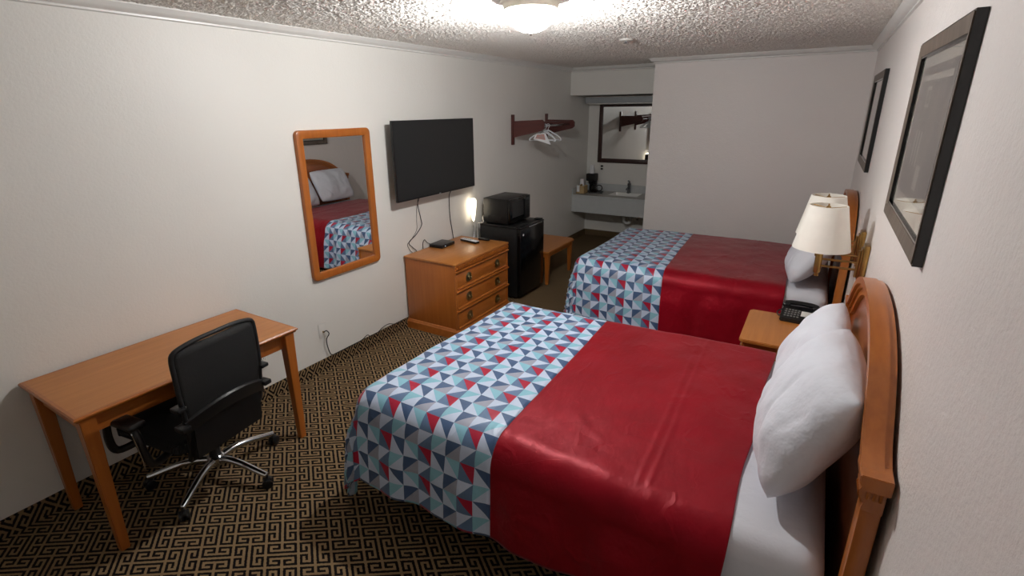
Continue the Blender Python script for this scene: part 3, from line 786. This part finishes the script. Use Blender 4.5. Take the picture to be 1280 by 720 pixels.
for s in (0, 1):
    ya_, yb_ = (y0+.004, y0+.034) if s == 0 else (y1-.034, y1-.004)
    obj('stile', box(NB(), x1-.022, x1-.010, ya_, yb_, .085, zt-.06, .002), WZ, t, 'auto')
for i in range(3):
    z0, z1 = zs[i]+.006, zs[i+1]-.006
    dr = obj('drawer', box(NB(), x1-.022, x1-.012, y0+.034, y1-.034, z0, z1-.03, .002), WY, t, 'auto')
    # ogee lip above and below each drawer front
    b = NB(); prism(b, [(x1-.02, z1), (x1+.004, z1-.002), (x1+.006, z1-.010), (x1-.002, z1-.018), (x1-.006, z1-.030), (x1-.02, z1-.034)], 'y', y0+.006, y1-.006)
    obj('drawer_lip', b, WY, dr, 'auto')
    b = NB(); prism(b, [(x1-.02, z0-.004), (x1-.002, z0-.002), (x1-.004, z0+.006), (x1-.012, z0+.012), (x1-.02, z0+.014)], 'y', y0+.034, y1-.034)
    obj('drawer_sill', b, WY, dr, 'auto')
    for yk in (y0+.205, y1-.205):
        zc = (z0+z1)/2-.012; MM = Matrix.Rotation(PI/2, 4, 'Y')
        k = lathe(NB(), [(0, 0), (.042, 0), (.043, .003), (.037, .005), (.025, .004), (.020, .006), (.012, .007), (.008, .012), (0, .013)], (x1-.012, yk, zc), 28, MM)
        kn = obj('knob', k, BRONZE, dr, 'auto')
        bl = NB(); tube(bl, [(x1+.002, yk-.018, zc+.002), (x1+.012, yk-.014, zc-.012), (x1+.014, yk, zc-.018), (x1+.012, yk+.014, zc-.012), (x1+.002, yk+.018, zc+.002)], .0028, 8, 5)
        obj('bail_pull', bl, BRONZE, kn, True)
# things on the dresser
t = thing('set_top_box', 'small flat black box on the near end of the dresser top', 'media box', (.10, 3.735, zt), math.radians(3))
obj('case', box(NB(), -.075, .075, -.105, .105, .002, .032, .006, 3), BLACK, t, 'auto')
obj('indicator_light', box(NB(), .0745, .0755, -.06, -.054, .014, .019), LEDM, t)
cable('cable', [(.028, 3.665, .708), (.015, 3.62, .735), (.012, 3.585, .770), (.012, 3.56, .74), (.012, 3.558, .70), (.008, 3.557, .64)], .003, 'short black cable looping up from the small black box')
def remote(c, ang, L, wd, mat, label, sil):
    t = thing('remote_control', label, 'remote control', c, ang)
    obj('case', box(NB(), -L/2, L/2, -wd/2, wd/2, 0, .020, .006, 3), [mat], t, 'auto')
    if sil: obj('face', box(NB(), -L/2+.003, L/2-.003, -wd/2+.002, wd/2-.002, .0195, .0235, .0018, 2), SILVER, t, 'auto')
    b = NB()
    for i in range(6):
        for j in range(3): box(b, -L/2+.030+i*(L-.08)/7, -L/2+.036+i*(L-.08)/7, -wd/2+.011+j*(wd-.022)/2.5, -wd/2+.011+j*(wd-.022)/2.5+.004, .0195, .0255 if sil else .0215)
    obj('button', b, BLACKM if sil else plain('grey_buttons', srgb(80, 80, 82), .5), t)
remote((.25, 3.98, zt), math.radians(-12), .22, .056, BLACK, 'silver and black remote control on the dresser, larger of the two', True)
remote((.335, 4.105, zt), math.radians(-4), .125, .036, BLACK, 'small dark remote control beside the silver remote on the dresser', False)

# small lit lamp between dresser and fridge
t = thing('floor_lamp', 'slim lit lamp with a glowing white shade between dresser and refrigerator', 'lamp', (.050, 4.345, 0))
obj('base', lathe(NB(), [(0, 0), (.045, 0), (.045, .008), (.02, .018), (0, .018)]), BLACKM, t, 'auto')
obj('pole', tube(NB(), [(0, 0, .01), (0, 0, .82)], .006, 10), CHROME, t, True)
obj('lamp_shade', lathe(NB(), [(0, .82), (.012, .82), (.017, .85), (.024, .90), (.031, .96), (.034, 1.0), (.033, 1.03), (.022, 1.046), (0, 1.05)], seg=28), NIGHTM, t, True)

# ------------------------------------------------------------------ refrigerator and microwave
t = thing('refrigerator', 'compact black refrigerator beside the dresser with a microwave on top', 'refrigerator')
fx0, fx1, fy0, fy1, fz = .09, .5875, 4.40, 4.92, .7825
obj('body', box(NB(), fx0, fx1-.05, fy0+.004, fy1-.004, .02, fz-.004, .006, 2), BLACKM, t, 'auto')
obj('top_panel', box(NB(), fx0-.0, fx1-.052, fy0, fy1, fz-.024, fz, .006, 2), BLACKM, t, 'auto')
d = obj('door', box(NB(), fx1-.046, fx1, fy0, fy1, .045, fz-.022, .010, 3), BLACKG, t, 'auto')
obj('door_cap', box(NB(), fx1-.048, fx1+.002, fy0, fy1, fz-.022, fz-.002, .008, 3), BLACK, d, 'auto')
obj('handle', box(NB(), fx1-.004, fx1+.006, fy0+.17, fy1-.05, fz-.030, fz-.016, .004, 2), CHROME, d, 'auto')
obj('badge', lathe(NB(), [(0, 0), (.011, 0), (.011, .002), (0, .002)], (fx1, fy0+.055, fz-.085), 20, Matrix.Rotation(PI/2, 4, 'Y')), SILVER, d, 'auto')
obj('hinge_cover', box(NB(), fx1-.09, fx1-.01, fy1-.07, fy1-.01, fz-.002, fz+.012, .005, 2), BLACK, t, 'auto')
for yy in (fy0+.05, fy1-.05):
    for xx in (fx0+.05, fx1-.1): obj('foot', lathe(NB(), [(0, 0), (.018, 0), (.018, .022), (0, .022)], (xx, yy, 0), 16), BLACK, t, 'auto')
t = thing('microwave', 'black microwave oven sitting on the refrigerator', 'microwave')
mx0, mx1, my0, my1, mz0, mz1 = .125, .447, 4.425, 4.862, .795, 1.05
obj('case', box(NB(), mx0, mx1-.028, my0, my1, mz0, mz1, .006, 2), BLACKM, t, 'auto')
d = obj('door', box(NB(), mx1-.026, mx1, my0+.002, my1-.105, mz0+.006, mz1-.003, .006, 2), BLACKG, t, 'auto')
obj('window', box(NB(), mx1-.002, mx1+.0015, my0+.045, my1-.150, mz0+.06, mz1-.035, .001, 1), SCREEN, d)
obj('door_handle', box(NB(), mx1-.002, mx1+.018, my1-.140, my1-.122, mz0+.03, mz1-.03, .006, 2), BLACK, d, 'auto')
pn = obj('control_panel', box(NB(), mx1-.026, mx1-.002, my1-.103, my1-.002, mz0+.006, mz1-.003, .005, 2), BLACK, t, 'auto')
obj('display', box(NB(), mx1-.003, mx1-.001, my1-.088, my1-.018, mz1-.050, mz1-.026), plain('grey_display', srgb(60, 66, 66), .3), pn)
b = NB()
for i in range(5):
    for j in range(3): box(b, mx1-.003, mx1-.0005, my1-.088+j*.025, my1-.070+j*.025, mz0+.03+i*.028, mz0+.046+i*.028, .001, 1)
obj('keypad', b, BLACKM, pn)
b = NB()
for i in range(9): box(b, mx0+.06+i*.018, mx0+.07+i*.018, my0-.001, my0+.001, mz0+.03, mz0+.075)
obj('vent', b, BLACK, t)
for xx in (mx0+.03, mx1-.06):
    for yy in (my0+.03, my1-.03): obj('foot', lathe(NB(), [(0, 0), (.012, 0), (.012, .016), (0, .016)], (xx, yy, fz), 14), BLACK, t, 'auto')
cable('cord', [(.118, 4.60, .84), (.10, 4.52, .85), (.105, 4.445, .845), (.12, 4.415, .83), (.135, 4.405, .80), (.11, 4.395, .785), (.07, 4.39, .77), (.06, 4.39, .60)], .006, 'pale thick cord curling over the refrigerator back corner by the lamp', plain('pale_cord', srgb(190, 188, 180), .5))

# ------------------------------------------------------------------ luggage bench
t = thing('luggage_bench', 'low wooden luggage bench beyond the refrigerator', 'bench')
bx1, by0, by1, bz = .63, 4.955, 5.72, .40
pf = [(.03, by0), (bx1, by0), (bx1, by1-.06), (bx1-.06, by1), (.03, by1)]
obj('top', prism(NB(), pf, 'z', bz-.024, bz, .004), WTOP, t, 'auto')
b = NB(); box(b, bx1-.045, bx1-.027, by0+.03, by1-.08, bz-.075, bz-.024); box(b, .05, .068, by0+.03, by1-.03, bz-.075, bz-.024)
box(b, .05, bx1-.03, by0+.03, by0+.048, bz-.075, bz-.024); box(b, .05, bx1-.09, by1-.05, by1-.032, bz-.075, bz-.024)
obj('apron', b, WY, t)
for lx, ly in ((.06, by0+.045), (bx1-.035, by0+.045), (.06, by1-.05), (bx1-.045, by1-.085)):
    obj('leg', taper(NB(), (lx, ly, 0), (.016, .016), (lx, ly, bz-.024), (.026, .026), .003), WZ, t, 'auto')

# ------------------------------------------------------------------ hanging rack with hangers
t = thing('coat_rack', 'dark wooden wall rack with two arms holding hangers near the alcove', 'coat rack')
for y, ze, zl, xe in ((5.24, 1.805, 1.690, .41), (6.09, 1.785, 1.690, .40)):
    obj('back_plate', box(NB(), .001, .026, y-.022, y+.022, 1.53, 1.86, .003), WRACK, t, 'auto')
    pf = [(.026, 1.790), (.026, 1.61), (xe-.03, zl-.005), (xe, zl+.02), (xe, ze-.025), (xe-.025, ze)]
    obj('arm', prism(NB(), pf, 'y', y-.012, y+.012, .002), WRACK, t, 'auto')
for x, z in ((.33, 1.735), (.10, 1.735)):
    obj('rod', tube(NB(), [(x, 5.25, z), (x, 6.08, z)], .011, 12), CHROME, t, True)
obj('shelf_rail', box(NB(), .315, .355, 5.252, 6.078, 1.768, 1.782, .002), WRACK, t)
HM = plain('white_hanger_plastic', srgb(226, 230, 234), .4, var=.02)
def hanger(y, rz, label):
    t = thing('clothes_hanger', label, 'hanger', (.33, y, 1.735), rz, 'white hangers on the rack')
    b = NB(); tube(b, [(-.012, 0, -.014), (-.018, 0, .002), (-.010, 0, .016), (.006, 0, .018), (.016, 0, .006), (.014, 0, -.012), (.002, 0, -.028), (0, 0, -.05)], .003, 7, 6); obj('hook', b, HM, t, True)
    b = NB(); tube(b, [(0, 0, -.05), (.04, 0, -.07), (.11, 0, -.11), (.145, 0, -.135), (.155, 0, -.155), (.14, 0, -.16)], .008, 8, 5)
    tube(b, [(0, 0, -.05), (-.04, 0, -.07), (-.11, 0, -.11), (-.145, 0, -.135), (-.155, 0, -.155), (-.14, 0, -.16)], .008, 8, 5)
    tube(b, [(-.135, 0, -.157), (.135, 0, -.157)], .005, 8); obj('shoulder', b, HM, t, True)
    return t
for y, r, l in ((5.36, .12, 'white clothes hanger nearest the front arm of the rack'), (5.44, -.35, 'white clothes hanger turned askew behind the frontmost one'), (5.50, .25, 'white clothes hanger hanging farthest back on the rod')):
    hanger(y, r, l)
t = thing('hanger_card', 'white triangular paper card with pinkish print hung among the hangers', 'card', (.33, 5.33, 1.70), .1)
obj('paper', prism(NB(), [(-.06, -.05), (.05, -.04), (.115, -.165), (-.10, -.105)], 'y', -.0015, .0015), CUPM, t)
def pink():
    a = NT('pink_printed_panel'); n = a.noise(a.coord(), 60, 2)
    a.l(a.ramp(n, [(.4, srgb(210, 150, 140)), (.6, srgb(170, 160, 158))]), a.b.inputs['Base Color']); return a.m
obj('print', prism(NB(), [(-.05, -.060), (.035, -.052), (.05, -.115), (-.07, -.098)], 'y', -.0025, -.0014), pink(), t)

# ------------------------------------------------------------------ alcove: light, mirror, vanity
t = thing('vanity_light', 'unlit grey strip light housing above the alcove mirror', 'light')
obj('housing', box(NB(), .045, XP-.01, 7.26, YA-.002, 1.985, 2.065, .006), GREYP, t, 'auto')
obj('top_rim', box(NB(), .04, XP-.006, 7.252, YA-.002, 2.062, 2.076, .004), WHITEP, t, 'auto')
obj('diffuser', box(NB(), .06, XP-.02, 7.28, YA-.01, 1.972, 1.986, .003), WHITEP, t, 'auto')
t = thing('vanity_mirror', 'dark-framed mirror over the sink in the alcove', 'mirror')
b = NB(); mxa, mxb, mza, mzb = .172, 1.19, 1.14, 1.985; f = .062
box(b, mxa, mxa+f, YA-.024, YA-.001, mza, mzb-.02, .003); box(b, mxb-f, mxb, YA-.024, YA-.001, mza, mzb-.02, .003)
box(b, mxa+f, mxb-f, YA-.024, YA-.001, mza, mza+f, .003); box(b, mxa+f, mxb-f, YA-.024, YA-.001, mzb-.02-f*.5, mzb-.02, .003)
obj('frame', b, WDARK, t, 'auto')
obj('mirror_glass', box(NB(), mxa+f-.004, mxb-f+.004, YA-.014, YA-.008, mza+f-.004, mzb-.02-f*.5+.004), MIRR, t)
t = thing('vanity', 'pale wall-hung vanity with sink filling the alcove', 'vanity')
vy = 6.987
obj('front_panel', box(NB(), .003, XP-.003, vy, vy+.02, .463, .703, .002), LAM, t)
# countertop as a ring around the basin
b = NB(); sx0, sx1, sy0, sy1 = .50, .92, 7.16, 7.44
zc0, zc1 = .700, .718
box(b, .003, sx0, vy-.012, YA-.002, zc0, zc1); box(b, sx1, XP-.003, vy-.012, YA-.002, zc0, zc1)
box(b, sx0, sx1, vy-.012, sy0, zc0, zc1); box(b, sx0, sx1, sy1, YA-.002, zc0, zc1)
obj('countertop', b, COUNTER, t)
obj('counter_edge', box(NB(), .003, XP-.003, vy-.016, vy-.008, .697, .719, .002), LAM, t)
obj('backsplash', box(NB(), .003, XP-.003, YA-.02, YA-.001, .718, .825, .002), LAM, t)
obj('side_splash', box(NB(), .002, .020, vy+.0, YA-.02, .718, .800, .002), LAM, t)
obj('bottom_panel', box(NB(), .003, XP-.003, vy+.02, vy+.10, .463, .475), LAM, t)
b = NB()
bas = NB(); rings = []
for ins, z in ((-.012, .719), (-.012, .724), (0, .724), (.006, .70), (.03, .62), (.10, .595), (.135, .592)):
    pts = [(sx0+(sx1-sx0)/2+p[0], (sy0+sy1)/2+p[1], z) for p in rrect((sx1-sx0)/2-ins, (sy1-sy0)/2-ins*.75, .04 if ins < .1 else .02, 4)]
    rings.append([bas.verts.new(p) for p in pts])
for A, B in zip(rings, rings[1:]):
    for k in range(len(A)): bas.faces.new((A[k], A[(k+1) % len(A)], B[(k+1) % len(A)], B[k]))
bas.faces.new(rings[-1]); bmesh.ops.recalc_face_normals(bas, faces=bas.faces[:])
o = obj('sink_basin', bas, SINKM, t, 'auto')
obj('drain', lathe(NB(), [(0, .593), (.02, .593), (.02, .596), (0, .597)], ((sx0+sx1)/2, (sy0+sy1)/2, 0), 20), CHROME, o, 'auto')
DCH = plain('dark_chrome', (.28, .29, .31, 1), .2, 1, var=.02)
b = NB(); fxx, fyy = .705, 7.465
lathe(b, [(0, .718), (.034, .718), (.034, .726), (.024, .738), (.022, .82), (.026, .835), (.026, .86), (.014, .87), (0, .87)], (fxx, fyy, 0), 20)
tube(b, [(fxx, fyy-.01, .785), (fxx, fyy-.06, .800), (fxx, fyy-.11, .795), (fxx, fyy-.118, .775)], .010, 10, 5)
tube(b, [(fxx, fyy, .865), (fxx-.004, fyy+.02, .885), (fxx-.01, fyy-.03, .90)], .010, 8, 4)
obj('faucet', b, DCH, t, 'auto')
# plumbing under the sink
b = NB(); tube(b, [(.71, 7.30, .60), (.71, 7.30, .40), (.71, 7.31, .33), (.74, 7.33, .295), (.785, 7.35, .31), (.79, 7.36, .37), (.79, 7.52, .40)], .022, 12, 5)
for z in (.38, .45): lathe(b, [(0, z-.014), (.032, z-.014), (.032, z+.014), (0, z+.014)], (.71, 7.30, 0), 16)
tag(obj('drain_trap', b, SINKM, None, 'auto'), 'white curved drain trap under the vanity sink', 'pipe')
b = NB()
for x in (.64, .86): tube(b, [(x, 7.52, .33), (x, 7.45, .34), (x*.5+.35, 7.42, .46), (.70, 7.44, .62)], .007, 8, 5); lathe(b, [(0, -.015), (.014, -.015), (.014, .015), (0, .015)], (x, 7.46, .34), 12)
tag(obj('water_supply_lines', b, CHROME, None, True), 'metal water supply lines against the wall under the sink', 'pipe')

# things on the vanity
zc = .718
t = thing('coffee_maker', 'small black coffee maker on the vanity with cups stacked on top', 'coffee maker', (.165, 7.33, zc), math.radians(-12))
b = NB(); box(b, -.060, .060, -.045, .075, 0, .018, .006); box(b, -.055, .055, .025, .075, .015, .26, .008); box(b, -.066, .066, -.055, .078, .165, .275, .012, 3)
obj('body', b, BLACK, t, 'auto')
obj('filter_basket', lathe(NB(), [(0, .12), (.03, .12), (.042, .165), (0, .165)], (0, -.01, 0), 24), BLACK, t, 'auto')
obj('switch', box(NB(), .015, .035, -.05, -.043, .005, .014, .001), CHROME, t)
def cup_geo(b, z, inv=True, c=(0, 0)):
    pr = [(.036, z), (.027, z+.092), (.024, z+.094), (0, z+.092)] if inv else [(0, z), (.027, z), (.036, z+.09), (.034, z+.09), (.026, z+.004), (0, z+.004)]
    lathe(b, pr, (c[0], c[1], 0), 24)
    lathe(b, [(.036, z), (.0385, z+.002), (.0375, z+.006), (.0355, z+.006)] if inv else [(.036, z+.086), (.0385, z+.088), (.0375, z+.092), (.034, z+.09)], (c[0], c[1], 0), 24)
for k in range(4):
    b = NB(); cup_geo(b, zc+.276+.010*k, True, (.165, 7.34))
    lb = ['white paper cup upside down on the coffee maker, bottom of the stack', 'white paper cup second from bottom of the stack on the coffee maker', 'white paper cup third from bottom of the stack on the coffee maker', 'white paper cup topmost on the coffee maker stack'][k]
    tag(obj('paper_cup', b, CUPM, None, 'auto'), lb, 'cup', 'upturned cups on the coffee maker')
t = thing('coffee_carafe', 'glass coffee pot with black handle standing beside the coffee maker', 'coffee pot', (.245, 7.27, zc+.012))
cg = NT('clear_glass'); cg.b.inputs['Transmission Weight'].default_value = 1; cg.b.inputs['Roughness'].default_value = .03; cg.b.inputs['IOR'].default_value = 1.3
b = lathe(NB(), [(0, 0), (.04, 0), (.05, .015), (.052, .04), (.042, .075), (.036, .085), (.034, .085), (.040, .073), (.049, .04), (.047, .017), (.038, .003), (0, .003)], seg=28)
obj('pot', b, cg.m, t, True)
b = NB(); lathe(b, [(.034, .082), (.040, .083), (.040, .10), (.02, .108), (0, .108)], seg=24); obj('lid', b, BLACK, t, 'auto')
b = NB(); tube(b, [(.035, 0, .095), (.07, -.005, .105), (.105, -.008, .095), (.118, -.008, .065), (.10, -.006, .03), (.05, 0, .016)], .007, 8, 6); obj('handle', b, BLACK, t, True)
t = thing('service_tray', 'flat black tray lying on the vanity under the coffee pot', 'tray', (.26, 7.29, zc), .25)
b = NB(); box(b, -.10, .10, -.08, .08, 0, .005, .002); 
for q in ((-.10, -.094, -.08, .08), (.094, .10, -.08, .08), (-.10, .10, -.08, -.074), (-.10, .10, .074, .08)): box(b, *q, .003, .012)
obj('plate', b, BLACK, t)
t = thing('cup_caddy', 'tan cardboard caddy holding paper cups at the vanity left end', 'caddy', (.075, 7.15, zc))
b = NB(); box(b, -.035, .055, -.05, .06, 0, .004)
for q in ((-.035, -.032, -.05, .06), (.052, .055, -.05, .06), (-.035, .055, -.05, -.047), (-.035, .055, .057, .06)): box(b, *q, .0, .085)
box(b, .008, .011, -.05, .06, 0, .10)
obj('box', b, CARD, t); t.scale = (1.35, 1.3, 1.35)
b = NB(); box(b, -.030, .004, -.052, -.049, .02, .09, 0); obj('label_card', b, CUPM, t)
for (cx, cy, z, l) in ((.045, 7.20, .06, 'white paper cup in the tan caddy, lower of the stacked pair'), (.045, 7.20, .075, 'white paper cup in the tan caddy, upper of the stacked pair')):
    b = NB(); cup_geo(b, zc+z+.035, True, (cx+.025, cy)); tag(obj('paper_cup', b, CUPM, None, 'auto'), l, 'cup', 'cups in the tan caddy')
